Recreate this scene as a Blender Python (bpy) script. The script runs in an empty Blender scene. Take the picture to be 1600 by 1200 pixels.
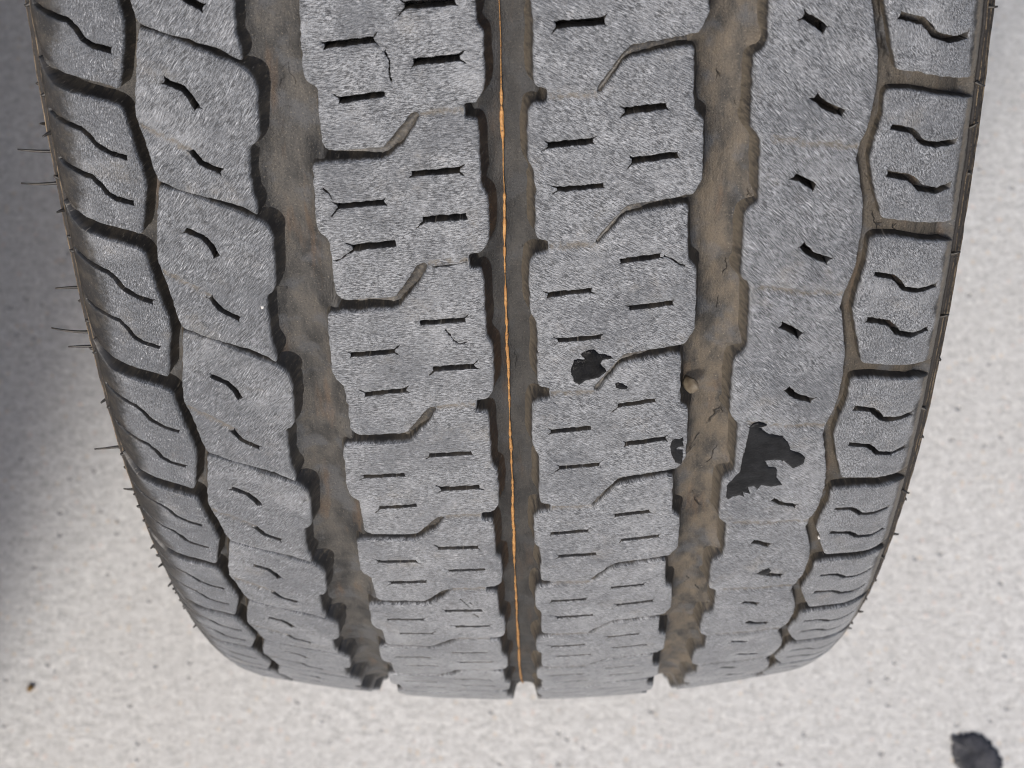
import bpy, math, random
import numpy as np
from mathutils import Matrix, Vector
from mathutils.geometry import delaunay_2d_cdt

random.seed(7)
RNG = np.random.default_rng(11)
S = bpy.context.scene
COL = S.collection

# ------------------------------------------------------------------ camera
RT = 0.37                       # tyre radius (m)
TILT = math.radians(9.0)        # the camera looks down, 9 degrees off plumb
POSE_T = Vector((0.005103704, -0.251281267, 0.706852775))   # tyre centre seen from the lens
ROLL, YAW = 0.013431844, 0.015003782

def _cam():
    ry = Matrix(((math.cos(YAW), 0, math.sin(YAW)), (0, 1, 0), (-math.sin(YAW), 0, math.cos(YAW))))
    rr = Matrix(((math.cos(ROLL), math.sin(ROLL), 0), (-math.sin(ROLL), math.cos(ROLL), 0), (0, 0, 1)))
    c, s = math.cos(TILT), math.sin(TILT)
    m = Matrix(((1, 0, 0), (0, -c, s), (0, -s, -c)))
    inv = ry.transposed() @ rr.transposed()
    pos = m @ (-(ry.transposed() @ POSE_T)) + Vector((0, 0, RT))
    ax = [m @ (inv @ Vector(v)) for v in ((1, 0, 0), (0, -1, 0), (0, 0, -1))]
    w = Matrix.Identity(4)
    for i in range(3):
        for j in range(3):
            w[j][i] = ax[i][j]
        w[i][3] = pos[i]
    return w

cam = bpy.data.cameras.new('camera')
cam_o = bpy.data.objects.new('camera', cam)
COL.objects.link(cam_o)
cam_o.matrix_world = _cam()
cam.sensor_width = 36.0
cam.lens = 2800.0 * 36.0 / 1600.0
cam.clip_start, cam.clip_end = 0.02, 200.0
cam.dof.use_dof = True
cam.dof.focus_distance = 0.435
cam.dof.aperture_fstop = 30.0
S.camera = cam_o
S.cycles.filter_width = 1.05

# ------------------------------------------------------------------ light
SUN_AZ, SUN_EL = math.radians(-24.0), math.radians(46.0)   # azimuth from the photographer's side (-Y) turning to +X
sun_dir = Vector((math.sin(SUN_AZ) * math.cos(SUN_EL), -math.cos(SUN_AZ) * math.cos(SUN_EL), math.sin(SUN_EL)))
world = bpy.data.worlds.new('World')
S.world = world
world.use_nodes = True
wn = world.node_tree
sky = wn.nodes.new('ShaderNodeTexSky')
sky.sky_type = 'NISHITA'
sky.sun_disc = False
sky.sun_elevation = SUN_EL
sky.sun_rotation = math.atan2(sun_dir.x, sun_dir.y)
sky.air_density, sky.dust_density, sky.ozone_density = 1.0, 4.0, 0.7
wn.links.new(sky.outputs[0], wn.nodes['Background'].inputs[0])
wn.nodes['Background'].inputs[1].default_value = 0.09
sun = bpy.data.lights.new('sun', 'SUN')
sun.energy = 1.5
sun.angle = math.radians(12)
sun.color = (1.0, 0.97, 0.93)
sun_o = bpy.data.objects.new('sun', sun)
COL.objects.link(sun_o)
sun_o.rotation_euler = sun_dir.to_track_quat('Z', 'Y').to_euler()
S.view_settings.view_transform = 'Standard'
S.view_settings.look = 'None'
S.view_settings.gamma = 1.0
S.view_settings.use_curve_mapping = False
S.view_settings.exposure = 0.78

# ------------------------------------------------------------------ node helper
class NT:
    def __init__(self, name):
        self.m = bpy.data.materials.new(name)
        self.m.use_nodes = True
        self.t = self.m.node_tree
        self.b = self.t.nodes['Principled BSDF']
    def n(self, kind, **kw):
        nd = self.t.nodes.new(kind)
        for k, v in kw.items():
            if k[0] == '_':
                setattr(nd, k[1:], v)
            else:
                key = int(k[1:]) if k[0] == 'i' and k[1:].isdigit() else k
                self.set(nd.inputs[key], v)
        return nd
    def set(self, sock, v):
        if isinstance(v, bpy.types.NodeSocket):
            self.t.links.new(v, sock)
        else:
            sock.default_value = v
    def uv(self):
        return self.n('ShaderNodeUVMap', _uv_map='UVMap').outputs[0]
    def mapping(self, vec, scale=(1, 1, 1), rot=0.0, loc=(0, 0, 0)):
        return self.n('ShaderNodeMapping', i0=vec, i1=loc, i2=(0, 0, rot), i3=scale).outputs[0]
    def noise(self, vec, scale, detail=3.0, rough=0.55, dist=0.0):
        return self.n('ShaderNodeTexNoise', i0=vec, Scale=scale, Detail=detail, Roughness=rough, Distortion=dist).outputs[0]
    def attr(self, name):
        return self.n('ShaderNodeAttribute', _attribute_name=name).outputs['Fac']
    def math(self, op, a, b=0.0, c=0.0, clamp=False):
        nd = self.n('ShaderNodeMath', _operation=op, i0=a, i1=b, i2=c)
        nd.use_clamp = clamp
        return nd.outputs[0]
    def ramp(self, v, a, b, lo=0.0, hi=1.0):
        nd = self.n('ShaderNodeMapRange', i0=v, i1=a, i2=b, i3=lo, i4=hi)
        nd.interpolation_type = 'SMOOTHSTEP'
        return nd.outputs[0]
    def mix(self, f, a, b, blend='MIX'):
        nd = self.n('ShaderNodeMix', _data_type='RGBA', _blend_type=blend)
        self.set(nd.inputs[0], f)
        self.set(nd.inputs[6], a if isinstance(a, bpy.types.NodeSocket) else (*a, 1))
        self.set(nd.inputs[7], b if isinstance(b, bpy.types.NodeSocket) else (*b, 1))
        return nd.outputs[2]
    def bump(self, h, dist, strength=1.0, normal=None):
        nd = self.n('ShaderNodeBump', Height=h, Distance=dist, Strength=strength)
        if normal is not None:
            self.set(nd.inputs['Normal'], normal)
        return nd.outputs[0]

# UV of everything on the tyre is (millimetres across, millimetres round) / 100
def tread_material(name, angle, curl=0.0, dark=0.0, short=1.0):
    """abraded rubber on top of a block, dusty unworn rubber on its walls"""
    k = NT(name)
    uv = k.uv()
    warp = k.n('ShaderNodeTexNoise', i0=uv, Scale=9.0, Detail=2.0)
    wv = k.n('ShaderNodeVectorMath', _operation='SUBTRACT', i0=warp.outputs['Color'], i1=(.5, .5, .5)).outputs[0]
    wv = k.n('ShaderNodeVectorMath', _operation='SCALE', i0=wv, Scale=curl).outputs[0]
    vec = k.n('ShaderNodeVectorMath', _operation='ADD', i0=uv, i1=wv).outputs[0]
    a = math.radians(angle)
    st1 = k.noise(k.mapping(k.mapping(vec, rot=a), scale=(52 * short, 330, 1)), 1.0, 3.0, 0.65)
    st2 = k.noise(k.mapping(k.mapping(vec, rot=a + .22), scale=(90 * short, 640, 1), loc=(3, 1, 0)), 1.0, 2.0, 0.6)
    st3 = k.noise(k.mapping(k.mapping(vec, rot=a - .12), scale=(40 * short, 400, 1), loc=(8, 5, 0)), 1.0, 2.0, 0.5)
    grain = k.noise(uv, 520.0, 3.0, 0.7)
    blot = k.noise(uv, 11.0, 5.0, 0.62)
    h = k.math('ADD', k.math('MULTIPLY', st1, 0.55), k.math('MULTIPLY', st2, 0.40))
    h = k.math('ADD', k.math('MULTIPLY', h, .88), k.math('MULTIPLY', grain, 0.42))
    scratch = k.math('MULTIPLY', k.ramp(st3, 0.53, 0.61), k.ramp(k.noise(uv, 26.0, 3.0), .34, .58))
    gleam = k.math('MULTIPLY', k.ramp(k.noise(k.mapping(k.mapping(vec, rot=a + .06), scale=(36 * short, 420, 1), loc=(2, 9, 0)), 1.0, 2.0, .5), .58, .66), k.ramp(k.noise(uv, 19.0, 3.0), .40, .60))
    # colour of the worn face: grey, darker furrows and scratches, pale crumbs on the crests
    furrow = k.ramp(h, 0.55, 0.69)
    polish = k.ramp(k.noise(k.mapping(uv, loc=(6, 2, 0)), 6.5, 4.0, .6), .48, .68, 0.0, .40)
    furrow = k.math('ADD', k.math('MULTIPLY', furrow, k.math('SUBTRACT', 1.0, polish)), k.math('MULTIPLY', polish, .48))
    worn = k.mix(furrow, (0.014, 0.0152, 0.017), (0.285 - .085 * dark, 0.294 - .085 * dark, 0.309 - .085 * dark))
    worn = k.mix(k.ramp(blot, 0.36, 0.68, 0.0, 0.38), worn, (0.088, 0.093, 0.102))
    patch = k.noise(uv, 4.5, 4.0, 0.6)
    worn = k.mix(k.ramp(patch, 0.50, 0.66, 0.0, 0.55), worn, (0.075, 0.080, 0.090))
    worn = k.mix(k.ramp(patch, 0.48, 0.32, 0.0, 0.32), worn, (0.30, 0.305, 0.315))
    worn = k.mix(k.ramp(k.noise(k.mapping(uv, loc=(9, 4, 0)), 7.0, 5.0, .7), .55, .75, 0.0, .35), worn, (0.23, 0.205, 0.17))
    smear = k.math('MULTIPLY', k.ramp(k.noise(k.mapping(k.mapping(vec, rot=a - .1), scale=(12, 60, 1), loc=(1, 7, 0)), 1.0, 3.0, .6), .56, .68), k.ramp(patch, .45, .55))
    worn = k.mix(k.math('MULTIPLY', smear, .6), worn, (0.045, 0.047, 0.053))
    worn = k.mix(k.math('MULTIPLY', scratch, 0.9), worn, (0.028, 0.030, 0.034))
    worn = k.mix(k.math('MULTIPLY', gleam, 0.65), worn, (0.48, 0.49, 0.51))
    crumbs = k.math('MULTIPLY', k.ramp(grain, 0.56, 0.70), k.ramp(st1, 0.46, 0.62))
    worn = k.mix(k.math('MULTIPLY', crumbs, 0.8), worn, (0.70, 0.71, 0.74))
    h = k.math('SUBTRACT', h, k.math('MULTIPLY', scratch, 0.35))
    # unworn rubber, some dust on it
    dust_n = k.noise(uv, 22.0, 5.0, 0.7)
    raw = k.mix(k.ramp(dust_n, 0.42, 0.72, 0.0, 0.8), (0.016, 0.016, 0.017), (0.055, 0.048, 0.039))
    speck = k.ramp(k.noise(uv, 150.0, 2.0, 0.7), 0.62, 0.74)
    raw = k.mix(k.math('MULTIPLY', speck, 0.5), raw, (0.24, 0.22, 0.19))
    wear = k.attr('wear')
    wn_ = k.math('ADD', wear, k.math('MULTIPLY', k.math('SUBTRACT', k.noise(uv, 60.0, 4.0, 0.7), 0.5), 0.7))
    wmask = k.ramp(wn_, 0.25, 0.75)
    base = k.mix(wmask, raw, worn)
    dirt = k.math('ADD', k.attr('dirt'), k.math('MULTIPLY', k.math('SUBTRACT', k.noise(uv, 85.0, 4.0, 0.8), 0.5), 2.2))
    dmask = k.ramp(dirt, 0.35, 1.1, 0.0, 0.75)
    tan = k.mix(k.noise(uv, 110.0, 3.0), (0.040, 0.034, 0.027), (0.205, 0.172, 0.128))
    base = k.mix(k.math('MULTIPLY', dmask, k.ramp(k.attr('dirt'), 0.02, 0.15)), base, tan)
    k.set(k.b.inputs['Base Color'], base)
    k.set(k.b.inputs['Roughness'], k.math('ADD', 0.32, k.math('MULTIPLY', grain, 0.25)))
    k.set(k.b.inputs['Specular IOR Level'], 0.5)
    k.set(k.b.inputs['Sheen Weight'], k.math('MULTIPLY', wmask, .20))
    k.set(k.b.inputs['Sheen Roughness'], .45)
    bw = k.ramp(wear, 0.0, 1.0, 0.18, 1.0)
    n = k.bump(h, 0.0003, bw)
    n = k.bump(k.noise(uv, 26.0, 3.0, 0.6), 0.0016, 0.22, n)
    k.set(k.b.inputs['Normal'], n)
    return k.m

def groove_material():
    k = NT('groove_rubber')
    uv = k.uv()
    sep = k.n('ShaderNodeSeparateXYZ', i0=uv)
    s = sep.outputs[0]
    n1 = k.noise(k.mapping(uv, scale=(1, .45, 1)), 16.0, 5.0, 0.62)
    n2 = k.noise(uv, 190.0, 3.0, 0.7)
    n3 = k.noise(k.mapping(uv, scale=(1, .3, 1)), 45.0, 4.0, 0.6)
    right = k.math('ADD', k.ramp(s, 0.12, 0.40), k.ramp(s, .70, .78, 0.0, .45))          # the side whose grooves carry the most mud
    left = k.ramp(s, -0.90, -0.30, 0.5, 0.0)
    amt = k.math('ADD', k.math('ADD', k.math('MULTIPLY', right, 0.24), k.math('MULTIPLY', left, .12)), k.math('ADD', k.math('MULTIPLY', n1, 1.0), k.ramp(k.math('ABSOLUTE', s), .10, .22, -.34, 0.0)))
    mud = k.mix(n3, (0.034, 0.029, 0.023), (0.112, 0.090, 0.064))
    grey = k.mix(k.ramp(n1, .3, .7), (0.014, 0.0137, 0.0135), (0.075, 0.070, 0.063))
    base = k.mix(k.ramp(amt, 0.46, 0.95, 0.0, 0.85), grey, mud)
    blue = k.ramp(k.noise(uv, 11.0, 3.0), 0.50, 0.64, 0.0, 0.7)
    base = k.mix(blue, base, (0.066, 0.068, 0.072))
    rust = k.ramp(k.noise(k.mapping(uv, scale=(2.5, .5, 1), loc=(4, 2, 0)), 8.0, 4.0), 0.55, 0.72, 0.0, 0.6)
    base = k.mix(rust, base, (0.100, 0.064, 0.038))
    base = k.mix(k.ramp(n2, 0.58, 0.72, 0, .6), base, (0.24, 0.21, 0.165))
    base = k.mix(k.ramp(n2, 0.46, 0.34, 0, .6), base, (0.012, 0.011, 0.010))
    # sidewall beyond the shoulder: brown dust with streaks
    side = k.ramp(k.math('ABSOLUTE', s), 1.075, 1.095)
    ring = k.attr('ridge')
    sdust = k.mix(k.ramp(k.noise(k.mapping(uv, scale=(6, .35, 1)), 20.0, 5.0, .7), .4, .66), (0.075, 0.058, 0.042), (0.36, 0.265, 0.16))
    sbase = k.mix(k.math('MULTIPLY', k.ramp(ring, .62, .97), k.ramp(k.noise(k.mapping(uv, scale=(2, 1, 1)), 30.0, 4.0, .7), .34, .58)), (0.020, 0.017, 0.015), sdust)
    base = k.mix(side, base, sbase)
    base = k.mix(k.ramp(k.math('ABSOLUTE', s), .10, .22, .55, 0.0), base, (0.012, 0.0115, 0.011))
    base = k.mix(k.math('MULTIPLY', k.math('MULTIPLY', k.ramp(s, .36, .42), k.ramp(s, .66, .58)), k.ramp(n1, .40, .66, 0, .38)), base, (0.165, 0.130, 0.090))
    # age cracks running round the groove floor
    cr = k.n('ShaderNodeTexVoronoi', _feature='DISTANCE_TO_EDGE', i0=k.mapping(k.n('ShaderNodeVectorMath', _operation='ADD', i0=uv, i1=k.n('ShaderNodeVectorMath', _operation='SCALE', i0=k.n('ShaderNodeTexNoise', i0=uv, Scale=24.0).outputs['Color'], Scale=.04).outputs[0]).outputs[0], scale=(9, 2.2, 1)), Scale=1.0).outputs[0]
    crack = k.math('MULTIPLY', k.math('MULTIPLY', k.ramp(cr, 0.0, 0.012, 1.0, 0.0), k.ramp(k.noise(uv, 9.0, 2.0), 0.58, 0.66)), k.math('SUBTRACT', k.ramp(s, -.2, .3, .35, 1.0), side, clamp=True))
    base = k.mix(k.math('MULTIPLY', crack, 0.85), base, (0.012, 0.011, 0.010))
    k.set(k.b.inputs['Base Color'], base)
    k.set(k.b.inputs['Roughness'], 0.62)
    k.set(k.b.inputs['Specular IOR Level'], 0.45)
    h = k.math('ADD', k.math('MULTIPLY', n2, .6), k.math('SUBTRACT', n3, k.math('MULTIPLY', crack, 1.2)))
    n = k.bump(h, 0.00055, 0.8)
    k.set(k.b.inputs['Normal'], n)
    return k.m

def concrete_material():
    k = NT('concrete')
    g = k.n('ShaderNodeTexCoord').outputs['Object']
    big = k.noise(g, 6.0, 4.0, .55)
    mid = k.noise(k.mapping(g, scale=(1, 1.5, 1)), 140.0, 5.0, .7)
    fine = k.noise(g, 420.0, 4.0, .7)
    base = k.mix(k.ramp(mid, .32, .70), (0.35, 0.345, 0.333), (0.60, 0.593, 0.575))
    base = k.mix(k.ramp(fine, .35, .65, 0, .55), base, (0.64, 0.632, 0.615))
    base = k.mix(k.ramp(big, .3, .7, 0, .35), base, (0.46, 0.449, 0.425))
    def grains(scale, thr, col, amt, off):
        nonlocal base
        v = k.n('ShaderNodeTexVoronoi', i0=k.mapping(g, loc=off), Scale=scale, Randomness=1.0)
        pick = k.n('ShaderNodeSeparateColor', i0=v.outputs['Color'])
        m = k.math('MULTIPLY', k.math('GREATER_THAN', pick.outputs[0], thr), k.ramp(v.outputs['Distance'], .18, .38, 1.0, 0.0))
        base = k.mix(k.math('MULTIPLY', m, amt), base, col)
        return m
    grains(400, .58, (0.27, 0.265, 0.26), .6, (0, 0, 0))
    grains(260, .70, (0.74, 0.73, 0.70), .4, (2, 9, 0))
    grains(230, .86, (0.56, 0.45, 0.33), .45, (3, 1, 0))
    grains(210, .88, (0.58, 0.46, 0.40), .4, (7, 5, 0))
    pit = grains(210, .955, (0.25, 0.245, 0.24), .5, (5, 3, 0))
    k.set(k.b.inputs['Base Color'], base)
    k.set(k.b.inputs['Roughness'], 0.9)
    k.set(k.b.inputs['Specular IOR Level'], 0.25)
    h = k.math('SUBTRACT', k.math('ADD', mid, k.math('MULTIPLY', fine, .5)), pit)
    k.set(k.b.inputs['Normal'], k.bump(h, 0.0012, .7))
    return k.m

def plain(name, c1, c2, rough, scale, spec=.5, bump=0.0, bscale=None):
    k = NT(name)
    g = k.n('ShaderNodeTexCoord').outputs['Object']
    k.set(k.b.inputs['Base Color'], k.mix(k.ramp(k.noise(g, scale, 4.0, .65), .35, .65), c1, c2))
    k.set(k.b.inputs['Roughness'], rough)
    k.set(k.b.inputs['Specular IOR Level'], spec)
    if bump:
        k.set(k.b.inputs['Normal'], k.bump(k.noise(g, bscale or scale, 4.0, .65), bump, .8))
    return k.m

def stripe_material():
    k = NT('orange_stripe')
    uv = k.uv()
    n = k.noise(uv, 60.0, 5.0, .7)
    c = k.mix(k.ramp(n, .35, .7), (0.34, 0.155, 0.045), (0.50, 0.28, 0.10))
    c = k.mix(k.ramp(k.noise(uv, 140.0, 4.0, .75), .53, .66), c, (0.06, 0.038, 0.022))
    k.set(k.b.inputs['Base Color'], c)
    k.set(k.b.inputs['Roughness'], .6)
    k.set(k.b.inputs['Normal'], k.bump(k.noise(uv, 200.0, 3.0), .0003, .7))
    return k.m

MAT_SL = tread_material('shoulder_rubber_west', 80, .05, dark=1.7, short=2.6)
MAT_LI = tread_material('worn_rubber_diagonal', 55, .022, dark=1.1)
MAT_CL = tread_material('worn_rubber_level', 6, .03, short=1.5)
MAT_CR = tread_material('worn_rubber_slanted', -28, .012, short=1.3)
MAT_RI = tread_material('worn_rubber_steep', -46, .012, dark=.4)
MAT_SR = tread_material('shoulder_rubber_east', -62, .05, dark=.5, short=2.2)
MAT_GROOVE = groove_material()
MAT_CONC = concrete_material()
MAT_STRIPE = stripe_material()
MAT_HAIR = plain('hair_rubber', (0.010, 0.009, 0.008), (0.035, 0.028, 0.02), .5, 300)
MAT_WET = plain('wet_black', (0.006, 0.0062, 0.007), (0.013, 0.0135, 0.015), .38, 250, .14, .0002, 900)
MAT_TAR = plain('wet_gloss', (0.004, 0.004, 0.0045), (0.008, 0.008, 0.009), .16, 250, .12, .0009, 420)
MAT_GSTAIN = plain('wet_concrete', (0.016, 0.0165, 0.020), (0.045, 0.045, 0.052), .45, 160, .4, .001, 300)
MAT_STONE = plain('pebble_tan', (0.085, 0.066, 0.045), (0.15, 0.125, 0.09), .55, 260, .4, .0004, 500)
MAT_GRIT = plain('grit_white', (0.40, 0.39, 0.37), (0.58, 0.57, 0.55), .7, 400)
MAT_CHIP = plain('chip_brown', (0.10, 0.055, 0.012), (0.20, 0.12, 0.04), .7, 300)

# ------------------------------------------------------------------ tyre geometry
# cross section: arc length s (mm) -> across x, drop d, slope angle; the crown is nearly flat, the shoulder turns down
_s = np.linspace(0, 245, 2451)
_a = np.empty_like(_s)
for _i, v in enumerate(_s):
    if v < 93.81:
        _a[_i] = v / 489.3
    else:
        q = 93.81 / 489.3 + (v - 93.81) / 20.475
        q1 = math.radians(75)
        if q > q1:
            v1 = 93.81 + (q1 - 93.81 / 489.3) * 20.475
            q = min(q1 + (v - v1) / 72.0, math.radians(122))
        _a[_i] = q
_x = np.r_[0, np.cumsum(np.cos((_a[1:] + _a[:-1]) / 2) * np.diff(_s))]
_d = np.r_[0, np.cumsum(np.sin((_a[1:] + _a[:-1]) / 2) * np.diff(_s))]

TH = np.radians([30.726, 36.512, 43.366, 50.201, 56.192, 61.857, 66.991, 72.488])
K0, K1, NP = -5, 13, 60          # pitches built in full detail, pitches round the tyre
_pe = np.arange(K0, K1 + 1)
_te = np.empty(len(_pe))
for _i, k_ in enumerate(_pe):
    _te[_i] = TH[0] + k_ * math.radians(6.2) if k_ < 0 else (TH[k_] if k_ < 8 else TH[7] + (k_ - 7) * math.radians(5.8))
_pe = np.r_[_pe, K0 + NP]
_te = np.r_[_te, _te[0] + 2 * math.pi]

def theta(p):
    p = np.asarray(p, float)
    k = np.floor((p - K0) / NP)
    return np.interp(p - k * NP, _pe, _te) + k * 2 * math.pi

def arc(p):
    return theta(p) * RT * 1000.0

def place(s, a, h):
    """(mm across, mm round, mm below the tread surface) -> metres, tyre resting on z = 0"""
    s, a, h = (np.asarray(v, float) for v in (s, a, h))
    t = np.abs(s)
    sg = np.where(s < 0, -1.0, 1.0)
    al = np.interp(t, _s, _a)
    x = sg * (np.interp(t, _s, _x) - h * np.sin(al)) / 1000
    r = RT - (np.interp(t, _s, _d) + h * np.cos(al)) / 1000
    ph = a / (RT * 1000) + TILT
    return np.stack([x, -r * np.sin(ph), RT + r * np.cos(ph)], -1)

def vnoise(x, y, seed=0):
    """smooth value noise in -1..1"""
    x = np.asarray(x, float); y = np.asarray(y, float)
    xi, yi = np.floor(x).astype(np.int64), np.floor(y).astype(np.int64)
    fx, fy = x - xi, y - yi
    fx, fy = fx * fx * (3 - 2 * fx), fy * fy * (3 - 2 * fy)
    def hsh(i, j):
        n = (i * 374761393 + j * 668265263 + seed * 2147483) & 0xFFFFFFFF
        n = ((n ^ (n >> 13)) * 1274126177) & 0xFFFFFFFF
        return ((n ^ (n >> 16)) & 0xFFFF) / 32767.5 - 1
    return ((hsh(xi, yi) * (1 - fx) + hsh(xi + 1, yi) * fx) * (1 - fy) + (hsh(xi, yi + 1) * (1 - fx) + hsh(xi + 1, yi + 1) * fx) * fy)

def make_mesh(name, verts, faces, uvs=None, attrs=None, smooth=True):
    me = bpy.data.meshes.new(name)
    me.from_pydata([tuple(v) for v in verts], [], faces)
    if uvs is not None:
        ul = me.uv_layers.new(name='UVMap')
        li = np.empty(len(me.loops), np.int32)
        me.loops.foreach_get('vertex_index', li)
        ul.data.foreach_set('uv', np.asarray(uvs, np.float32)[li].ravel())
    for k, v in (attrs or {}).items():
        at = me.attributes.new(k, 'FLOAT', 'POINT')
        at.data.foreach_set('value', np.asarray(v, np.float32))
    if smooth:
        me.polygons.foreach_set('use_smooth', [True] * len(me.polygons))
    me.update()
    return me

def link(name, me, mat, parent=None):
    o = bpy.data.objects.new(name, me)
    me.materials.append(mat)
    COL.objects.link(o)
    if parent is not None:
        o.parent = parent
    return o

def tag(o, label, cat, group=None):
    o['label'] = label
    o['category'] = cat
    if group:
        o['group'] = group
    return o

def resample(pts, step, closed=True):
    pts = np.asarray(pts, float)
    if closed:
        pts = np.vstack([pts, pts[:1]])
    out = []
    for a, b in zip(pts[:-1], pts[1:]):
        n = max(1, int(round(np.linalg.norm(b - a) / step)))
        for i in range(n):
            out.append(a + (b - a) * i / n)
    if not closed:
        out.append(pts[-1])
    return np.array(out)

def area2(l):
    return np.sum(l[:, 0] * np.roll(l[:, 1], -1) - np.roll(l[:, 0], -1) * l[:, 1])

def loop_normal(l):
    """outward normal of a counter-clockwise loop"""
    t = np.roll(l, -1, 0) - np.roll(l, 1, 0)
    n = np.stack([t[:, 1], -t[:, 0]], -1)
    return n / (np.linalg.norm(n, axis=1, keepdims=True) + 1e-9)

def smooth_loop(v, it):
    for _ in range(it):
        v = (v + np.roll(v, 1, 0) + np.roll(v, -1, 0)) / 3
    return v

def smooth_corners(l, it=1):
    for _ in range(it):
        l = .5 * l + .25 * (np.roll(l, 1, 0) + np.roll(l, -1, 0))
    return l

def to_arc(poly):
    q = np.array(poly, float)
    return np.stack([q[:, 0], arc(q[:, 1])], -1)

def inside(pts, poly):
    x, y = pts[:, 0:1], pts[:, 1:2]
    x1, y1 = poly[:, 0], poly[:, 1]
    x2, y2 = np.roll(x1, -1), np.roll(y1, -1)
    out = np.zeros(len(pts), bool)
    for c in range(0, len(pts), 2000):
        cx, cy = x[c:c + 2000], y[c:c + 2000]
        cr = ((y1 > cy) != (y2 > cy)) & (cx < (x2 - x1) * (cy - y1) / (y2 - y1 + 1e-12) + x1)
        out[c:c + 2000] = cr.sum(1) % 2 == 1
    return out

def seg_dist(pts, line):
    d = np.full(len(pts), 1e9)
    for a, b in zip(line[:-1], line[1:]):
        ab = b - a
        t = np.clip(((pts - a) @ ab) / (ab @ ab), 0, 1)
        d = np.minimum(d, np.linalg.norm(pts - (a + t[:, None] * ab), axis=1))
    return d

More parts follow.
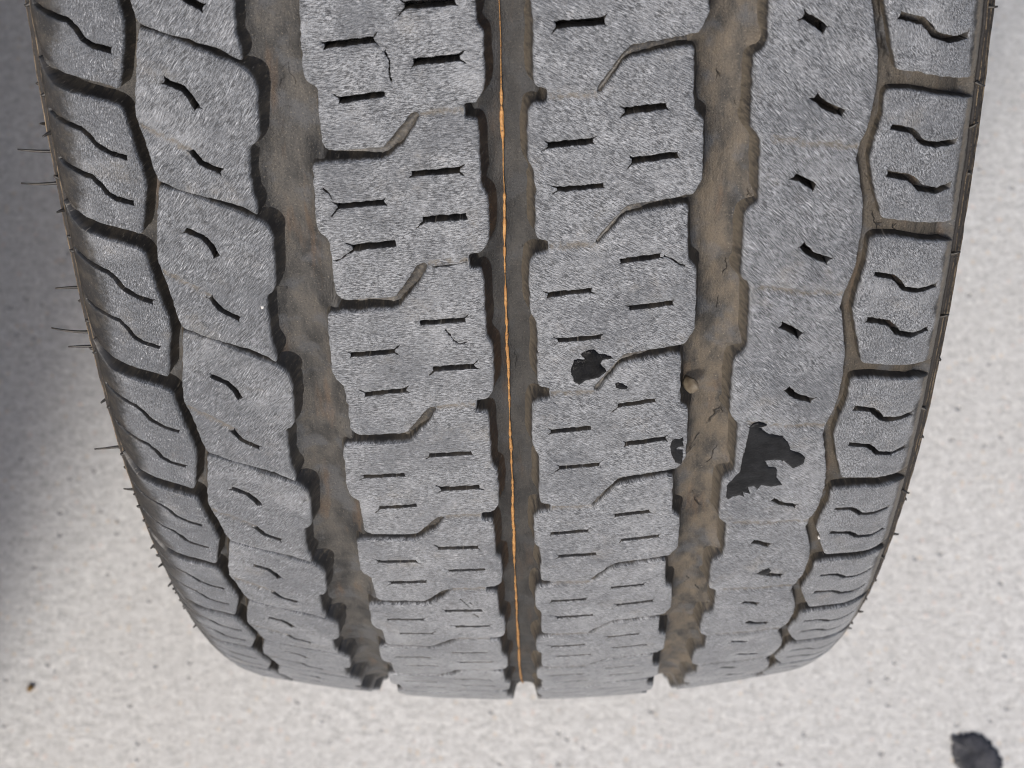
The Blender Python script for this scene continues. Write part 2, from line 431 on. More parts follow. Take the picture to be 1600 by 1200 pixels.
class Builder:
    """blocks of tread: a flat outline with slots cut in it, given walls and wrapped on the tyre"""
    def __init__(self):
        self.v, self.f, self.uv, self.wear, self.dirt = [], [], [], [], []
    def add(self, pts, h, wear, dirt):
        i0 = len(self.v)
        w = place(pts[:, 0], pts[:, 1], h)
        self.v.extend(map(tuple, w))
        self.uv.extend(zip(pts[:, 0] / 100, pts[:, 1] / 100))
        self.wear.extend(np.broadcast_to(wear, len(pts)))
        self.dirt.extend(np.broadcast_to(dirt, len(pts)))
        return i0
    def block(self, outer, holes, shallow, grid, step, depth, draft, rough, seed, wearfn, hole_depth=3.6, edge_dust=None):
        O = resample(outer, step)
        if area2(O) < 0:
            O = O[::-1]
        O = smooth_corners(O, 1)
        nrm = loop_normal(O)
        if rough:
            e = rough * (vnoise(O[:, 0] * .9 + seed * 7, O[:, 1] * .9, seed) + .6 * vnoise(O[:, 0] * 2.6, O[:, 1] * 2.6, seed + 3))
            e += np.minimum(0, rough * 5 * (vnoise(O[:, 0] * .33, O[:, 1] * .33, seed + 9) + .55))      # chipped places
            O = O + nrm * e[:, None]
        H = []
        for hl in holes:
            q = resample(hl, step * .75)
            if area2(q) < 0:
                q = q[::-1]
            if rough:
                nn = loop_normal(q)
                q = q + nn * (rough * (1.0 * vnoise(q[:, 0] * 1.1, q[:, 1] * 1.9, seed + 5) + .5 * vnoise(q[:, 0] * 3.1, q[:, 1] * 3.1, seed + 6)))[:, None]
            H.append(q)
        lip = .22
        nO = smooth_loop(loop_normal(O), 2)
        topO = O - nO * lip
        topH = [q + loop_normal(q) * (.10 + .16 * np.clip(smooth_loop(loop_normal(q), 2)[:, 1:2], 0, 1)) for q in H]
        lo, hi = O.min(0), O.max(0)
        gx, gy = np.meshgrid(np.arange(lo[0] + grid / 2, hi[0], grid), np.arange(lo[1] + grid / 2, hi[1], grid))
        G = np.stack([gx.ravel(), gy.ravel()], -1)
        G = G + RNG.uniform(-.32, .32, G.shape) * grid
        keep = inside(G, topO)
        # keep interior points clear of the outlines
        allb = np.vstack([topO] + topH)
        G = G[keep]
        cell = {}
        rr = grid * .45
        for q in allb:
            cell.setdefault((int(q[0] // grid), int(q[1] // grid)), []).append(q)
        ok = []
        for i, g in enumerate(G):
            ci, cj = int(g[0] // grid), int(g[1] // grid)
            good = True
            for di in (-1, 0, 1):
                for dj in (-1, 0, 1):
                    for q in cell.get((ci + di, cj + dj), ()):
                        if (q[0] - g[0]) ** 2 + (q[1] - g[1]) ** 2 < rr * rr:
                            good = False
                            break
            if good:
                ok.append(i)
        G = G[ok]
        extra = [resample(l, .9, False) for l in shallow]
        P = np.vstack([topO] + topH + [G])
        faces_in, n = [], 0
        for l in [topO] + topH:
            faces_in.append(list(range(n, n + len(l))))
            n += len(l)
        vo, eo, fo, ov, oe, of = delaunay_2d_cdt([Vector(q) for q in P], [], faces_in, 0, 1e-5, True)
        keepf = [f for f, src in zip(fo, of) if 0 in src and not any(s_ > 0 for s_ in src)]
        V = np.array([(q.x, q.y) for q in vo])
        h = .10 * vnoise(V[:, 0] * .22 + 31, V[:, 1] * .22, seed) + .035 * vnoise(V[:, 0] * .9, V[:, 1] * .9, seed + 1)
        h = h if rough else h * 0
        dirt = np.zeros(len(V))
        if edge_dust is not None:
            dirt = np.maximum(dirt, edge_dust(V))
        for l in extra:
            d = seg_dist(V, l)
            g = np.clip(1 - d / 1.5, 0, 1)
            h = h + .75 * g * g * (3 - 2 * g)
            dirt = np.maximum(dirt, np.clip(1.25 - d / 1.15, 0, 1))
        i0 = self.add(V, h, wearfn(V), dirt)
        self.f.extend([tuple(i0 + i for i in f) for f in keepf])
        # walls
        inv = {}
        for j, src in enumerate(ov):
            for q in src:
                inv.setdefault(q, j)
        base = 0
        for li, l in enumerate([O] + H):
            m = len(l)
            top_idx = [i0 + inv.get(base + q, 0) for q in range(m)]
            base += m
            if li == 0:
                nb = smooth_loop(loop_normal(l), 4)
                du = .22 + np.clip(-nb[:, 0], 0, 1) * .53          # mud on the walls; left-facing ones tanner, standing in for light on them
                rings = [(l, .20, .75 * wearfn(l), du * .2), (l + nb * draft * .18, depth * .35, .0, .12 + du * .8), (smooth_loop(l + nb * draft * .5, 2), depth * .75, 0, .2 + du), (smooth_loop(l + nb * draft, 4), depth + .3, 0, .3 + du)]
            else:
                rings = [(l, .12 + .12 * np.clip(smooth_loop(loop_normal(l), 2)[:, 1], 0, 1), .3, 0), (l, hole_depth, 0, .05)]
            prev = top_idx
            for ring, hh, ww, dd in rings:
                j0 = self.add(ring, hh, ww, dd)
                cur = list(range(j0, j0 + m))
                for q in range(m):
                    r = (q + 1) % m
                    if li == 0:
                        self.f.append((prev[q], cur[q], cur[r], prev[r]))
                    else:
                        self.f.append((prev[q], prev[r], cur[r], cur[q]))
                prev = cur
    def floor(self, up, dn, h0, h1, dirt=.55):
        """bottom of a cross groove between its two edges"""
        n = 14
        U = resample_n(up, n)
        D = resample_n(dn, n)
        rows = []
        for t in (-.12, .2, .5, .8, 1.12):
            q = U + (D - U) * t
            hh = np.linspace(h0, h1, n) - .5 * (1 - (2 * t - 1) ** 2) * -1
            rows.append(self.add(q, hh, 0.0, dirt))
        for r0, r1 in zip(rows[:-1], rows[1:]):
            for i in range(n - 1):
                self.f.append((r0 + i, r0 + i + 1, r1 + i + 1, r1 + i))
    def mesh(self, name):
        return make_mesh(name, self.v, self.f, self.uv, {'wear': self.wear, 'dirt': self.dirt})

def resample_n(pts, n):
    pts = np.asarray(pts, float)
    L = np.r_[0, np.cumsum(np.linalg.norm(np.diff(pts, axis=0), axis=1))]
    t = np.linspace(0, L[-1], n)
    return np.stack([np.interp(t, L, pts[:, 0]), np.interp(t, L, pts[:, 1])], -1)

def slot(pts, w, ends=(0, 0), seed=0):
    """closed outline of a narrow cut along a polyline; the ends may split into fine cracks"""
    r = random.Random(seed)
    q = np.asarray(pts, float)
    t = np.gradient(q, axis=0)
    t /= np.linalg.norm(t, axis=1, keepdims=True)
    n = np.stack([-t[:, 1], t[:, 0]], -1)
    up, dn = q + n * w / 2, q - n * w / 2
    out = list(up)
    for side, e in ((1, ends[1]), (0, ends[0])):
        i = -1 if side else 0
        d = t[-1] if side else -t[0]
        nn = n[-1] if side else n[0]
        a, b = (up[-1], dn[-1]) if side else (dn[0], up[0])
        sg = 1 if side else -1
        if e:
            l1 = e * r.uniform(.3, 1.0)
            l2 = e * r.uniform(.2, 1.1)
            if r.random() < .75:
                tip = a + d * l1 * .7 + sg * nn * l1 * r.uniform(.15, .7)
                out.append(tip)
                out.append(a * .72 + b * .28 + d * .12)
            if r.random() < .8:
                tip = b + d * l2 * .8 - sg * nn * l2 * r.uniform(.2, .8)
                out.append(b * .72 + a * .28 + d * .12)
                out.append(tip)
        if side:
            out.extend(dn[::-1])
    return np.array(out)

# ---- the pattern of one pitch, in (mm across, pitch phase)
CL_L = [(-44.4, .45), (-44.6, .62), (-44.8, .843), (-44.1, .911), (-42.2, .951), (-42.0, 1.06), (-41.9, 1.29), (-41.2, 1.325), (-39.8, 1.343), (-28.2, 1.313), (-27.2, 1.295),
        (-22.2, 1.11), (-20.8, 1.085), (-19.6, 1.105), (-20.4, 1.155), (-22.2, 1.24), (-27.2, 1.385), (-28.0, 1.398), (-41.5, 1.428), (-43.6, 1.436)]
CL_R = [(-10.1, .04), (-10.1, .133), (-7.3, .135), (-7.0, .25), (-7.0, .40), (-6.9, .57), (-5.5, .635), (-5.4, .85), (-5.6, .96), (-6.4, 1.0), (-7.4, 1.03)]
CR_L = [(8.2, -.045), (8.2, .04), (5.2, .05), (3.9, .09), (3.7, .25), (3.9, .42), (5.2, .48), (5.4, .62), (5.3, .90), (5.6, .94)]
CR_R = [(39.8, .748), (40.1, 1.03), (40.5, 1.13), (42.5, 1.18), (42.8, 1.57), (41.8, 1.62), (40.8, 1.672), (38.5, 1.682), (26.2, 1.722), (25.6, 1.735), (21.6, 1.861), (19.2, 1.95),
        (18.6, 1.99), (19.6, 2.0), (21.9, 1.92), (25.2, 1.805), (26.0, 1.792), (38.8, 1.742)]
RI_L = [(53.2, .82), (53.1, .95), (53.3, 1.25), (54.2, 1.28), (55.7, 1.33), (56.1, 1.74), (55.6, 1.77)]
RI_R = [(78.4, .55), (80.6, .83), (81.0, 1.0), (80.8, 1.10), (80.3, 1.266), (78.4, 1.42), (77.9, 1.52)]
LI_B = [(-80.7, .634), (-76.5, .661), (-72.5, .691), (-66.0, .759), (-57.6, .842), (-55.9, .90), (-55.5, .97), (-55.9, 1.15), (-56.2, 1.27), (-57.2, 1.315), (-58.6, 1.335),
        (-58.9, 1.465), (-59.1, 1.644), (-58.4, 1.72), (-58.2, 1.802), (-63.6, 1.728), (-74.1, 1.663), (-80.7, 1.602), (-81.5, 1.52), (-82.7, 1.30), (-83.5, 1.22), (-84.0, 1.16),
        (-83.3, 1.0), (-81.2, .685)]
SL_B = [(-86.9, .125), (-86.5, .22), (-85.9, .32), (-84.2, .555), (-84.1, .65), (-86.9, .992), (-90.8, .965), (-101.5, .914), (-106.0, .86), (-108.3, .77), (-109.4, .68),
        (-109.4, -.13), (-107.6, -.055), (-104.0, .017), (-92.8, .067), (-88.0, .10)]
SR_B = [(84.0, .07), (83.3, .10), (83.3, .24), (81.8, .42), (81.3, .545), (83.3, .755), (85.5, .950), (103.6, 1.062), (106.6, 1.075), (106.6, .215), (104.0, .195), (89.3, .085)]
CL_S = [[(-39.7, .712), (-29.1, .678)], [(-36.9, 1.015), (-27.0, .975)], [(-22.2, .488), (-11.6, .465)], [(-20.2, .803), (-10.3, .778)]]
CR_S = [[(8.3, .300), (18.1, .280)], [(10.2, .603), (20.3, .587)], [(25.0, .106), (34.0, .082)], [(27.2, .417), (37.2, .392)]]
LI_S = [[(-75.8, .940), (-72.0, .980), (-70.3, 1.035), (-69.2, 1.10)], [(-72.3, 1.382), (-70.4, 1.455), (-68.8, 1.478), (-66.1, 1.51)]]
RI_S = [[(63.8, .600), (65.5, .622), (66.9, .650), (68.6, .682)], [(67.2, 1.080), (69.5, 1.140), (71.8, 1.17), (73.8, 1.195)]]
SL_S = [[(-108.2, .205), (-104.0, .24), (-97.6, .272), (-95.8, .31), (-94.2, .372), (-90.9, .422), (-87.5, .445)], [(-107.6, .535), (-104.0, .565), (-96.8, .602), (-95.0, .65), (-93.8, .705), (-91.6, .742), (-87.7, .764)]]
SR_S = [[(85.6, .318), (90.4, .356), (91.8, .392), (93.4, .445), (97.0, .475), (102.6, .485)], [(85.4, .630), (90.7, .672), (92.1, .705), (93.6, .755), (98.0, .797), (102.2, .790)]]

def rib_outline(Lp, Rp, k0, k1):
    left = [(s, p + k) for k in range(k0, k1) for s, p in Lp]
    right = [(s, p + k) for k in range(k0, k1) for s, p in Rp]
    left.append((Lp[0][0], Lp[0][1] + k1))
    right.append((Rp[0][0], Rp[0][1] + k1))
    return to_arc(left + right[::-1])

def shift(pl, k, js=0.0, jp=0.0):
    return to_arc([(s + js, p + k + jp) for s, p in pl])

one = lambda V: np.ones(len(V))
def wear_left(V):
    return 1.0 - .95 * np.clip((-V[:, 0] - 95 + 2.5 * vnoise(V[:, 0] * .1, V[:, 1] * .12, 4)) / 11.0, 0, 1)
def wear_right(V):
    return 1.0 - .9 * np.clip((V[:, 0] - 101.5 + 1.2 * vnoise(V[:, 0] * .2, V[:, 1] * .2, 5)) / 4.0, 0, 1)

tyre = bpy.data.objects.new('tyre', None)
COL.objects.link(tyre)
tyre.empty_display_size = .05
tag(tyre, 'worn dark grey rubber tyre standing on its tread on pale concrete', 'tyre')

def sipes_for(tpl, k0, k1, w, ends, seed, jit=1.0):
    out = []
    for k in range(k0, k1):
        for i, s_ in enumerate(tpl):
            r = random.Random(seed * 1000 + k * 10 + i)
            js, jp = r.uniform(-.35, .35) * jit, r.uniform(-.008, .008) * jit
            out.append(slot(shift(s_, k, js, jp), w * (1 + jit * r.uniform(-.18, .18)), ends, seed * 777 + k * 13 + i))
    return out

GRID, STEP = 1.35, .75
def build_rib(name, label, Lp, Rp, sip, mat, ends, w, shallow, floors, draft, seed, cracks=()):
    b = Builder()
    holes = sipes_for(sip, K0 + 1, K1, w, ends, seed)
    holes += [slot(to_arc(c), .26, (.8, .8), 9 + i) for i, c in enumerate(cracks)]
    sh = [shift(l, k) for k in range(K0 + 1, K1) for l in shallow]
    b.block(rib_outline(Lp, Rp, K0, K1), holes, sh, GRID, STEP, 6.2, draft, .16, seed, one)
    for k in range(K0, K1):
        for up, dn, h0, h1 in floors:
            b.floor(shift(up, k), shift(dn, k), h0, h1)
    # the rest of the ring, under and behind the tyre
    b.block(rib_outline(Lp, Rp, K1, K0 + NP), [], [], 5.0, 2.5, 6.2, draft, 0, seed, one)
    o = link(name, b.mesh(name), mat, tyre)
    o['label'] = label
    return o

build_rib('tread_rib', 'worn rib with short slots beside the orange line, level scuffs', CL_L, CL_R, CL_S, MAT_CL, (2.6, 2.2), 1.6,
          [[(-19.4, 1.10), (-15.0, 1.085), (-10.4, 1.08)]],
          [([(-41.5, .335), (-28.2, .313), (-27.2, .295), (-22.2, .11), (-20.2, .09)], [(-42.0, .434), (-28.0, .398), (-27.2, .385), (-22.2, .24), (-20.0, .13)], 4.2, 1.1)], 2.3, 1,
          cracks=[[(-18.4, 1.118), (-15.0, 1.108), (-12.6, 1.10), (-11.0, 1.088)], [(-16.4, 1.53), (-15.2, 1.57), (-14.6, 1.60), (-13.2, 1.625), (-11.6, 1.61)], [(-17.6, 4.26), (-16.2, 4.34), (-15.0, 4.42)], [(-14.2, 4.53), (-12.8, 4.60)], [(-14.4, 4.35), (-15.0, 4.32)],
                  [(-26.6, -.26), (-25.7, -.21), (-25.9, -.15), (-25.6, -.09)], [(-37.9, 1.04), (-39.6, 1.075), (-41.0, 1.09)], [(-42.4, .60), (-41.2, .63), (-40.6, .67)]])
build_rib('tread_rib', 'worn rib with short slots, slanted scuffs and small wet spots', CR_L, CR_R, CR_S, MAT_CR, (2.4, 1.8), 1.5,
          [[(18.6, 1.0), (14.0, 1.0), (8.6, .998)]],
          [([(40.0, .677), (26.2, .722), (25.6, .735), (21.6, .861), (18.9, .96)], [(39.5, .743), (26.0, .792), (25.2, .805), (21.9, .92), (19.4, 1.0)], 3.0, .9)], 2.3, 2, cracks=[[(34.9, 1.085), (36.6, 1.105), (38.4, 1.14), (39.6, 1.15)], [(9.0, 2.06), (10.2, 2.085)]])
build_rib('tread_rib', 'worn outer rib with tiny curved slots and a large wet patch', RI_L, RI_R, RI_S, MAT_RI, (1.2, 1.2), 1.7,
          [[(78.2, 1.43), (73.0, 1.405), (68.2, 1.394), (63.3, 1.362), (58.0, 1.33)]], [], 2.3, 3)

for k in range(K0, K1):
    b = Builder()
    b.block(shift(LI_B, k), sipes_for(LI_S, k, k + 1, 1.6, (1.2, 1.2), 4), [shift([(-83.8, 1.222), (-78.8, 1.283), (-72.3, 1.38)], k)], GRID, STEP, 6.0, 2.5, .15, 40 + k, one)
    b.floor(shift([(-82.0, .580), (-74.1, .647), (-63.6, .712), (-58.8, .778)], k), shift([(-82.0, .648), (-72.5, .708), (-66.0, .776), (-58.8, .845)], k), 4.4, 2.2, .45)
    link('tread_block', b.mesh('tread_block'), MAT_LI, tyre)
for k in range(K0, K1):
    b = Builder()
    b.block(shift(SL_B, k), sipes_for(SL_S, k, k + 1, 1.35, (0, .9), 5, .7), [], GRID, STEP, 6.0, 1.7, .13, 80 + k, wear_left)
    link('shoulder_block', b.mesh('shoulder_block'), MAT_SL, tyre)
    b = Builder()
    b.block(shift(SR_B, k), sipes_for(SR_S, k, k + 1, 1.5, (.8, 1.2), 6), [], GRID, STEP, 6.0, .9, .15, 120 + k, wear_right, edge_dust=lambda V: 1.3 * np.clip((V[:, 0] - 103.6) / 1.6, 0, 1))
    link('shoulder_block', b.mesh('shoulder_block'), MAT_SR, tyre)
# tread on the side of the tyre turned away, as one band
for nm, tpl, mat, wf in (('tread_band', LI_B, MAT_LI, one), ('shoulder_band', SL_B, MAT_SL, wear_left), ('shoulder_band', SR_B, MAT_SR, wear_right)):
    b = Builder()
    for k in range(K1, K0 + NP):
        b.block(shift(tpl, k), [], [], 6.0, 3.0, 6.2, 1.5, 0, 5, wf)
    o = link(nm, b.mesh(nm), mat, tyre)
    o['kind'] = 'stuff'

# ---- carcass: groove floors, sidewalls, inner liner
def carcass():
    ss = np.r_[np.arange(-240, -130, 3.0), np.arange(-130, -98, .3), np.arange(-98, 98, 1.0), np.arange(98, 130, .3), np.arange(130, 241, 3.0)]
    h = np.full(len(ss), 6.3)
    t = np.abs(ss)
    e = np.clip((t - 103) / 6.0, 0, 1)
    h = 6.3 * (1 - e * e * (3 - 2 * e)) + 1.1 * (e * e * (3 - 2 * e))
    z = np.clip((t - 70) / 4.0, 0, 1)
    h -= np.where(ss > 0, 3.1, 1.2) * z * z * (3 - 2 * z) * (1 - e)
    ridge = np.zeros(len(ss))
    for sgn, rows in ((1, ((107.3, .5, .8), (109.7, .3, .9), (112.1, .3, 1.0), (114.8, .32, 1.0), (117.6, .35, 1.0), (121.0, .4, 1.0))), (-1, ((110.4, .4, .8), (112.4, .25, .5), (114.8, .45, 1.0), (118.5, .4, .8)))):
        for c, wd, am in rows:
            g = np.exp(-((ss * sgn - c) / wd) ** 2)
            h -= g * am
            ridge = np.maximum(ridge, g)
    nseg = 1080
    a = np.arange(nseg) / nseg * 2 * math.pi * RT * 1000
    SS, AA = np.meshgrid(ss, a, indexing='ij')
    HH = h[:, None] + .12 * vnoise(SS * .35, AA * .2, 3) + .06 * vnoise(SS * .9, AA * .7, 8)
    # the main grooves are rounded channels that step from side to side with every pitch
    pp = np.interp(a, np.r_[arc(np.arange(K0 - NP, K0 + 2 * NP + 1))], np.arange(K0 - NP, K0 + 2 * NP + 1)) % 1.0
    def gate(p0, p1, w=.05):
        d = (pp - p0) % 1.0
        ln = (p1 - p0) % 1.0
        return np.clip(np.minimum(d, ln - d) / w + .5, 0, 1) * (d < ln + w)
    for c0, c1, g, half, am in ((-49.1, -52.0, gate(.34, .92), 7.0, 2.6), (46.8, 49.6, gate(.20, .72), 7.0, 2.4), (.2, -1.6, gate(.08, .54), 5.6, 1.5)):
        cc = c0 + (c1 - c0) * g
        u = np.clip(np.abs(SS - cc[None, :]) / half, 0, 1.25)
        near = np.abs(SS - (c0 + c1) / 2) < half * 1.35
        HH = np.where(near, HH - am * u ** 2.2 + .35 * (1 - g)[None, :] * (u < 1) * (1 - u), HH)
    outer = place(SS, AA, HH).reshape(-1, 3)
    inn = place(SS, AA, np.full_like(SS, 15.0)).reshape(-1, 3)
    n = len(ss)
    F = []
    N = n * nseg
    for i in range(n - 1):
        for j in range(nseg):
            j2 = (j + 1) % nseg
            F.append((i * nseg + j, i * nseg + j2, (i + 1) * nseg + j2, (i + 1) * nseg + j))
    for i in range(0, n - 1):
        if i % 1 == 0:
            pass
    # coarse liner
    li = list(range(0, n, 6)) + ([n - 1] if (n - 1) % 6 else [])
    lj = list(range(0, nseg, 12))
    lv = [inn[i * nseg + j] for i in li for j in lj]
    m = len(lj)
    for u in range(len(li) - 1):
        for v in range(m):
            v2 = (v + 1) % m
            F.append((N + u * m + v, N + (u + 1) * m + v, N + (u + 1) * m + v2, N + u * m + v2))
    for end, u in ((0, 0), (n - 1, len(li) - 1)):        # beads
        for v in range(m):
            v2 = (v + 1) % m
            F.append((end * nseg + lj[v], end * nseg + lj[v2], N + u * m + v2, N + u * m + v))
    uv = np.stack([SS.ravel() / 100, AA.ravel() / 100], -1)
    uv = np.vstack([uv, np.array([(ss[i] / 100, a[j] / 100) for i in li for j in lj])])
    rg = np.r_[np.repeat(ridge, nseg), np.zeros(len(lv))]
    me = make_mesh('carcass', np.vstack([outer, np.array(lv)]), F, uv, {'ridge': rg})
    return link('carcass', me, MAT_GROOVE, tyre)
carcass()

# ---- unseen wheel added inside the tyre to stop sunlight passing through its centre
def added_rim():
    prof = [(-.098, .232), (-.100, .214), (-.085, .206), (-.055, .200), (-.03, .165), (.0, .165), (.055, .196), (.085, .206), (.100, .214), (.098, .232),
            (.090, .226), (.078, .200), (.050, .185), (.030, .14), (.042, .09), (.036, .045), (.030, .001), (.018, .001), (.020, .05), (.022, .13), (-.02, .150), (-.05, .19), (-.09, .222)]
    n = 72
    V, F = [], []
    for x, r in prof:
        for j in range(n):
            q = 2 * math.pi * j / n
            V.append((x, -r * math.sin(q), RT + r * math.cos(q)))
    m = len(prof)
    for i in range(m):
        for j in range(n):
            F.append((i * n + j, i * n + (j + 1) % n, ((i + 1) % m) * n + (j + 1) % n, ((i + 1) % m) * n + j))
    return link('added_rim', make_mesh('added_rim', V, F), plain('added_rim_steel', (.25, .25, .26), (.33, .33, .34), .4, 40), tyre)
added_rim()

# ---- orange line on the floor of the centre groove
def stripe():
    a = np.arange(float(arc(K0)), float(arc(K1)), .5)
    p = np.interp(a, arc(np.arange(K0, K1 + 1)), np.arange(K0, K1 + 1))
    c = -1.95 +   .16 * vnoise(a * .035, a * 0, 2) + .11 * vnoise(a * .16, a * 0 + 3, 6)
    w = .31 + .10 * vnoise(a * .12, a * 0 + 7, 9) + .16 * vnoise(a * .7, a * 0 + 1, 4)
    thin = np.clip((.10 - np.abs(p - .62)) / .04, 0, 1) + np.clip((.13 - np.abs(p + .22)) / .05, 0, 1) + np.clip((.08 - np.abs(p - 2.28)) / .03, 0, 1)
    w = np.maximum(.09, w * (1 - .75 * np.clip(thin + np.clip(3 * (vnoise(a * .06, a * 0 + 12, 21) - .45), 0, 1), 0, 1)))
    V, U, F = [], [], []
    for t, hh in ((-1, 6.5), (-.8, 5.72), (0, 5.62), (.8, 5.72), (1, 6.5)):
        V.append(place(c + w * t, a, np.full(len(a), hh) + .1 * vnoise(a * .5, a * 0 + t, 3)))
        U.append(np.stack([(c + w * t) / 100, a / 100], -1))
    n = len(a)
    for i in range(4):
        for j in range(n - 1):
            F.append((i * n + j, i * n + j + 1, (i + 1) * n + j + 1, (i + 1) * n + j))
    o = link('colour_line', make_mesh('colour_line', np.vstack(V), F, np.vstack(U)), MAT_STRIPE, tyre)
    o['label'] = 'flaking orange line along the centre groove'
stripe()

# ---- moulding hairs and nubs along both shoulders
def hair_mesh(length, rad, bend, n=6):
    V, F = [], []
    for i in range(n + 1):
        t = i / n
        r = rad * (1 - .55 * t)
        for j in range(6):
            q = j * math.pi / 3
            V.append((t * length, r * math.cos(q) + bend * t * t * length, r * math.sin(q)))
    for i in range(n):
        for j in range(6):
            j2 = (j + 1) % 6
            F.append((i * 6 + j, i * 6 + j2, (i + 1) * 6 + j2, (i + 1) * 6 + j))
    F.append(tuple(range(n * 6, n * 6 + 6)))
    return make_mesh('vent_hair', V, F)

def stick(name, me, mat, s, p, h, direction, roll=0.0):
    o = link(name, me, mat, tyre)
    loc = Vector(place(s, float(arc(p)), h))
    x = direction.normalized()
    z = Vector((0, 0, 1))
    y = z.cross(x).normalized()
    z = x.cross(y)
    m = Matrix((x, y, z)).transposed().to_4x4()
    o.matrix_world = Matrix.Translation(loc) @ m @ Matrix.Rotation(roll, 4, 'X')
    return o

def tangent_dir(s, p, out, round_=0.0):
    """outward normal of the surface, leaning round the tyre by round_"""
    a = float(arc(p))
    n = Vector(place(s, a, -1.0)) - Vector(place(s, a, 0.0))
    t = (Vector(place(s, a + 1, 0.0)) - Vector(place(s, a, 0.0)))
    return n.normalized() * out + t.normalized() * round_

for p, ln, rd in ((.62, 9.5, -.02), (.86, 10.5, .12), (1.62, 7.0, -.03), (1.97, 11.5, .03), (2.09, 7.5, .0), (3.05, 9.0, .22), (3.62, 4.0, .2)):
    me = hair_mesh(ln * .86 / 1000, .00045, random.uniform(-.16, .16))
    d = Vector((-1, 0, 0)) + .0 * Vector((0, 0, 1)) + (Vector(place(-113, float(arc(p)) + 1, 0)) - Vector(place(-113, float(arc(p)), 0))).normalized() * rd
    stick('vent_hair', me, MAT_HAIR, -117.0, p, .6, d)
nub = hair_mesh(.0022, .00055, .2, 3)
nub2 = hair_mesh(.0013, .00075, -.2, 3)
nub.materials.append(MAT_HAIR); nub2.materials.append(MAT_HAIR)
def nub_obj(me, s, p, dirv):
    o = bpy.data.objects.new('vent_nub', me)
    COL.objects.link(o)
    o.parent = tyre
    x = dirv.normalized()
    y = Vector((0, 0, 1)).cross(x).normalized()
    m = Matrix((x, y, x.cross(y))).transposed().to_4x4()
    o.matrix_world = Matrix.Translation(Vector(place(s, float(arc(p)), .9))) @ m
for k in np.arange(-1.2, 8.5, .42):
    r = random.Random(int(k * 100))
    for q in range(2):
        pk = k + r.uniform(-.16, .16)
        nub_obj(nub if r.random() < .5 else nub2, -r.choice((110.8, 113.0, 115.4)), pk, tangent_dir(-112, pk, 1, r.uniform(-.6, .6)))
    pk = k + r.uniform(-.15, .15)
    nub_obj(nub if r.random() < .5 else nub2, r.choice((109.0, 111.0, 113.5)), pk, tangent_dir(112, pk, 1, r.uniform(-.6, .6)))

# ------------------------------------------------------------------ wet spots on the tread
def film(name, outline, mat, seed, thick=.16, grid=.8, notch=None):
    O = resample(to_arc(outline), .45)
    if area2(O) < 0:
        O = O[::-1]
    O = O + loop_normal(O) * (.14 * vnoise(O[:, 0] * 1.3, O[:, 1] * 1.3, seed) + .10 * vnoise(O[:, 0] * 3.5, O[:, 1] * 3.5, seed + 1))[:, None]
    rings = [O, O - smooth_loop(loop_normal(O), 1) * .12]
    lo, hi = O.min(0), O.max(0)
    gx, gy = np.meshgrid(np.arange(lo[0], hi[0], grid), np.arange(lo[1], hi[1], grid))
    G = np.stack([gx.ravel(), gy.ravel()], -1) + RNG.uniform(-.25, .25, (gx.size, 2)) * grid
    G = G[inside(G, rings[1])]
    dmin = np.array([np.min(np.linalg.norm(O - g, axis=1)) for g in G]) if len(G) else np.zeros(0)
    G, dmin = G[dmin > .35], dmin[dmin > .35]
    P = np.vstack([O, G])
    n = len(O)
    vo, eo, fo, ov, oe, of = delaunay_2d_cdt([Vector(q) for q in P], [], [list(range(n))], 0, 1e-5, True)
    V = np.array([(q.x, q.y) for q in vo])
    src = np.array([s_[0] if s_ else 0 for s_ in ov])
    dd = np.r_[np.zeros(n), dmin][src]
    base = .06
    h = -base - thick * np.minimum(1, dd / .8) - .05 * vnoise(V[:, 0] * .6, V[:, 1] * .6, seed) * np.minimum(1, dd)
    top = place(V[:, 0], V[:, 1], h - .05)
    edge = [int(np.where(src == i)[0][0]) for i in range(n)]
    bot = place(V[edge, 0], V[edge, 1], np.full(n, .35))
    F = [tuple(f) for f, s_ in zip(fo, of) if s_]
    m = len(top)
    for i in range(n):
        j = (i + 1) % n
        F.append((edge[i], m + i, m + j, edge[j]))
    return link(name, make_mesh(name, np.vstack([top, bot]), F), mat)

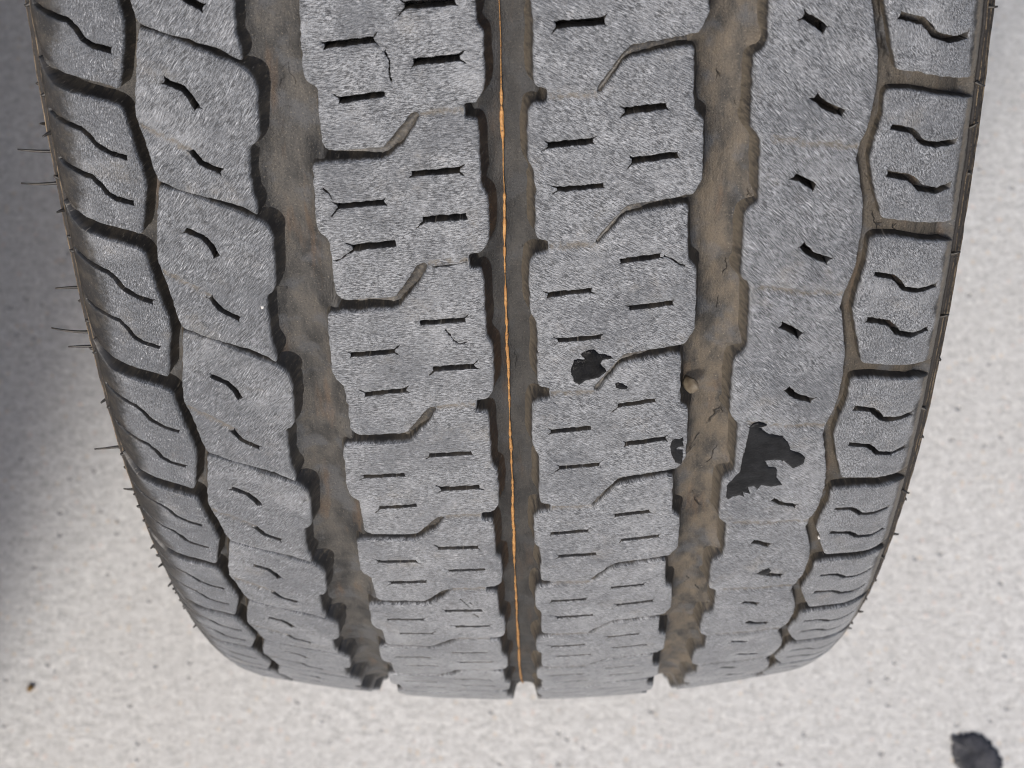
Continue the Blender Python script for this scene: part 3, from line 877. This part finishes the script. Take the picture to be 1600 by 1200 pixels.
PA = [(13.4, 1.792), (14.0, 1.746), (16.6, 1.744), (15.7, 1.707), (16.8, 1.685), (18.8, 1.678), (20.0, 1.707), (22.9, 1.729), (23.4, 1.748), (21.0, 1.754), (20.4, 1.781), (21.5, 1.819), (21.8, 1.839), (20.0, 1.883), (16.8, 1.899), (15.3, 1.931), (14.1, 1.905), (13.4, 1.852)]
PB = [(24.0, 1.932), (24.8, 1.923), (25.8, 1.934), (27.0, 1.956), (26.9, 1.975), (25.5, 1.978), (24.4, 1.961)]
PC = [(38.5, 2.466), (39.2, 2.407), (40.5, 2.410), (41.6, 2.397), (41.9, 2.475), (40.6, 2.477), (40.0, 2.497), (41.8, 2.503), (42.0, 2.577), (41.6, 2.633), (40.2, 2.612), (39.1, 2.552)]
PD = [(58.4, 2.365), (59.5, 2.342), (60.8, 2.330), (62.8, 2.359), (61.9, 2.372), (60.9, 2.368), (63.5, 2.438), (67.2, 2.463), (68.8, 2.526), (70.0, 2.606), (72.7, 2.647), (74.2, 2.695), (73.8, 2.754), (71.5, 2.779), (70.6, 2.755), (68.8, 2.70), (66.0, 2.672), (63.6, 2.676), (64.6, 2.735), (66.6, 2.755), (67.2, 2.784), (67.2, 2.846), (69.1, 2.930), (66.2, 2.936), (63.5, 2.905), (62.5, 2.945), (61.5, 2.909), (59.8, 2.908), (60.8, 2.989), (58.6, 2.954), (59.3, 3.017), (57.9, 2.983), (56.0, 2.995), (54.9, 3.026), (54.4, 2.980), (54.2, 2.875), (55.9, 2.80), (57.3, 2.756), (57.5, 2.620), (58.1, 2.502)]
PE = [(66.4, 4.09), (68.0, 4.05), (69.6, 4.03), (70.4, 4.08), (69.9, 4.14), (67.6, 4.13)]
WET = 'wet spots on the tread'
tag(film('wet_spot', PA, MAT_TAR, 1, .4), 'glossy black wet spot near the end of a bent groove, right of the orange line', 'wet spot', WET)
tag(film('wet_spot', PB, MAT_TAR, 2, .2), 'smallest black wet fleck, just below the glossy wet spot', 'wet spot', WET)
tag(film('wet_spot', PC, MAT_WET, 3), 'black wet spot on the rib edge beside the muddy groove', 'wet spot', WET)
tag(film('wet_spot', PD, MAT_WET, 4), 'largest black wet patch, wrapped round a curved slot on the outer rib', 'wet spot', WET)
tag(film('wet_spot', PE, MAT_WET, 5), 'dark wet dab low on the outer rib, below the large patch', 'wet spot', WET)

def pebble(name, loc, size, rot, mat, seed, n=2):
    import bmesh
    bm = bmesh.new()
    bmesh.ops.create_icosphere(bm, subdivisions=n, radius=1.0)
    r = random.Random(seed)
    off = Vector((r.uniform(0, 50), r.uniform(0, 50), r.uniform(0, 50)))
    from mathutils import noise as mn
    for v in bm.verts:
        v.co *= 1 + .38 * mn.noise(v.co * 1.3 + off)
        v.co = Vector((v.co.x * size[0], v.co.y * size[1], v.co.z * size[2]))
    me = bpy.data.meshes.new(name)
    bm.to_mesh(me)
    bm.free()
    me.polygons.foreach_set('use_smooth', [True] * len(me.polygons))
    o = link(name, me, mat)
    o.location = loc
    o.rotation_euler = rot
    return o

tag(pebble('pebble', Vector(place(43.0, float(arc(2.03)), 2.3)), (.0010, .0022, .0030), (.6, .5, .3), MAT_STONE, 3, 2), 'tan pebble lodged against the side of the muddy groove', 'pebble')
tag(pebble('grit', Vector(place(-59.8, float(arc(1.41)), -.1)), (.00045, .0005, .0004), (0, 0, 0), MAT_GRIT, 5), 'pale grit speck on a block edge at the wide groove left of centre', 'grit')
tag(pebble('grit', Vector(place(83.2, float(arc(3.73)), 1.2)), (.0006, .0007, .0005), (0, 0, 0), MAT_GRIT, 6), 'pale grit speck sitting low in the zigzag groove right of the large wet patch', 'grit')

# ------------------------------------------------------------------ ground
def ground():
    n = 40
    xs = np.r_[-30, -8, np.linspace(-2, 2, n), 8, 30]
    V = [(x, y, 0.0) for x in xs for y in xs]
    m = len(xs)
    F = [(i * m + j, (i + 1) * m + j, (i + 1) * m + j + 1, i * m + j + 1) for i in range(m - 1) for j in range(m - 1)]
    o = link('ground', make_mesh('ground', V, F, smooth=False), MAT_CONC)
    o['kind'] = 'structure'
    return o
ground()

def add_shade_wall():
    # unseen block added just outside the frame to shade the concrete on that side
    x0, x1, y0, y1 = -.80, -.375, -.50, .75
    V, F = [], []
    nx, ny = 6, 30
    def grid(f, n, m):
        i0 = len(V)
        for i in range(n + 1):
            for j in range(m + 1):
                q = f(i / n, j / m)
                V.append((q[0] + .004 * float(vnoise(q[1] * 9, q[2] * 9, 3)), q[1] + .004 * float(vnoise(q[0] * 9, q[2] * 9, 5)), max(0, q[2] + (.006 * float(vnoise(q[0] * 7, q[1] * 7, 8)) if q[2] > .1 else 0))))
        for i in range(n):
            for j in range(m):
                F.append((i0 + i * (m + 1) + j, i0 + (i + 1) * (m + 1) + j, i0 + (i + 1) * (m + 1) + j + 1, i0 + i * (m + 1) + j + 1))
    H = .42
    grid(lambda u, v: (x1, y0 + (y1 - y0) * v, H * u), 8, ny)
    grid(lambda u, v: (x0, y0 + (y1 - y0) * v, H * u), 8, ny)
    grid(lambda u, v: (x0 + (x1 - x0) * v, y0, H * u), 8, nx)
    grid(lambda u, v: (x0 + (x1 - x0) * v, y1, H * u), 8, nx)
    grid(lambda u, v: (x0 + (x1 - x0) * u, y0 + (y1 - y0) * v, H), nx, ny)
    o = link('shade_wall', make_mesh('shade_wall', V, F, smooth=False), plain('shade_wall_brown', (.26, .20, .14), (.38, .31, .23), .85, 14, .3, .01, 30))  # brown tone of the added blocker bounces warm light onto the concrete
    o['kind'] = 'structure'
add_shade_wall()

def at_ground(px, py):
    m = cam_o.matrix_world
    d = m.to_3x3() @ Vector(((px - 800) / 2800, -(py - 600) / 2800, -1))
    o = m.translation
    return o + d * (-o.z / d.z)

def ground_blot(name, px, mat, h):
    c = [at_ground(*q) for q in px]
    ctr = sum(c, Vector()) / len(c)
    L = resample(np.array([(q.x, q.y) for q in c]) * 1000, 1.0)
    if area2(L) < 0:
        L = L[::-1]
    L = L + loop_normal(L) * (1.3 * vnoise(L[:, 0] * .25, L[:, 1] * .25, 3) + 1.0 * vnoise(L[:, 0] * .7, L[:, 1] * .7, 4) + .6 * vnoise(L[:, 0] * 1.6, L[:, 1] * 1.6, 6))[:, None]
    V = [(q[0] / 1000 - ctr.x, q[1] / 1000 - ctr.y, .0005) for q in L]
    n = len(V)
    rings = [(1.0, .0005), (.94, h), (.7, h * 1.25), (.4, h * 1.3), (.15, h * 1.3)]
    VV, F = [], []
    for f, z in rings:
        VV += [(v[0] * f, v[1] * f, z + .0002 * math.sin(i * 1.7)) for i, v in enumerate(V)]
    for r in range(len(rings) - 1):
        for i in range(n):
            j = (i + 1) % n
            F.append((r * n + i, r * n + j, (r + 1) * n + j, (r + 1) * n + i))
    F.append(tuple(range((len(rings) - 1) * n, len(rings) * n)))
    o = link(name, make_mesh(name, VV, F), mat)
    o.location = (ctr.x, ctr.y, 0)
    return o
tag(ground_blot('wet_stain', [(1484, 1150), (1498, 1146), (1515, 1143), (1532, 1147), (1546, 1158), (1556, 1172), (1564, 1188), (1568, 1206), (1556, 1222), (1530, 1226), (1508, 1215), (1492, 1198), (1486, 1180), (1490, 1165)], MAT_GSTAIN, .0012),
    'dark wet stain on the bare concrete, away from the tyre', 'stain')
tag(pebble('bark_chip', at_ground(48, 1075) + Vector((0, 0, .0012)), (.0024, .002, .0016), (0, 0, .4), MAT_CHIP, 9), 'tiny brown chip lying on the pale concrete', 'chip')
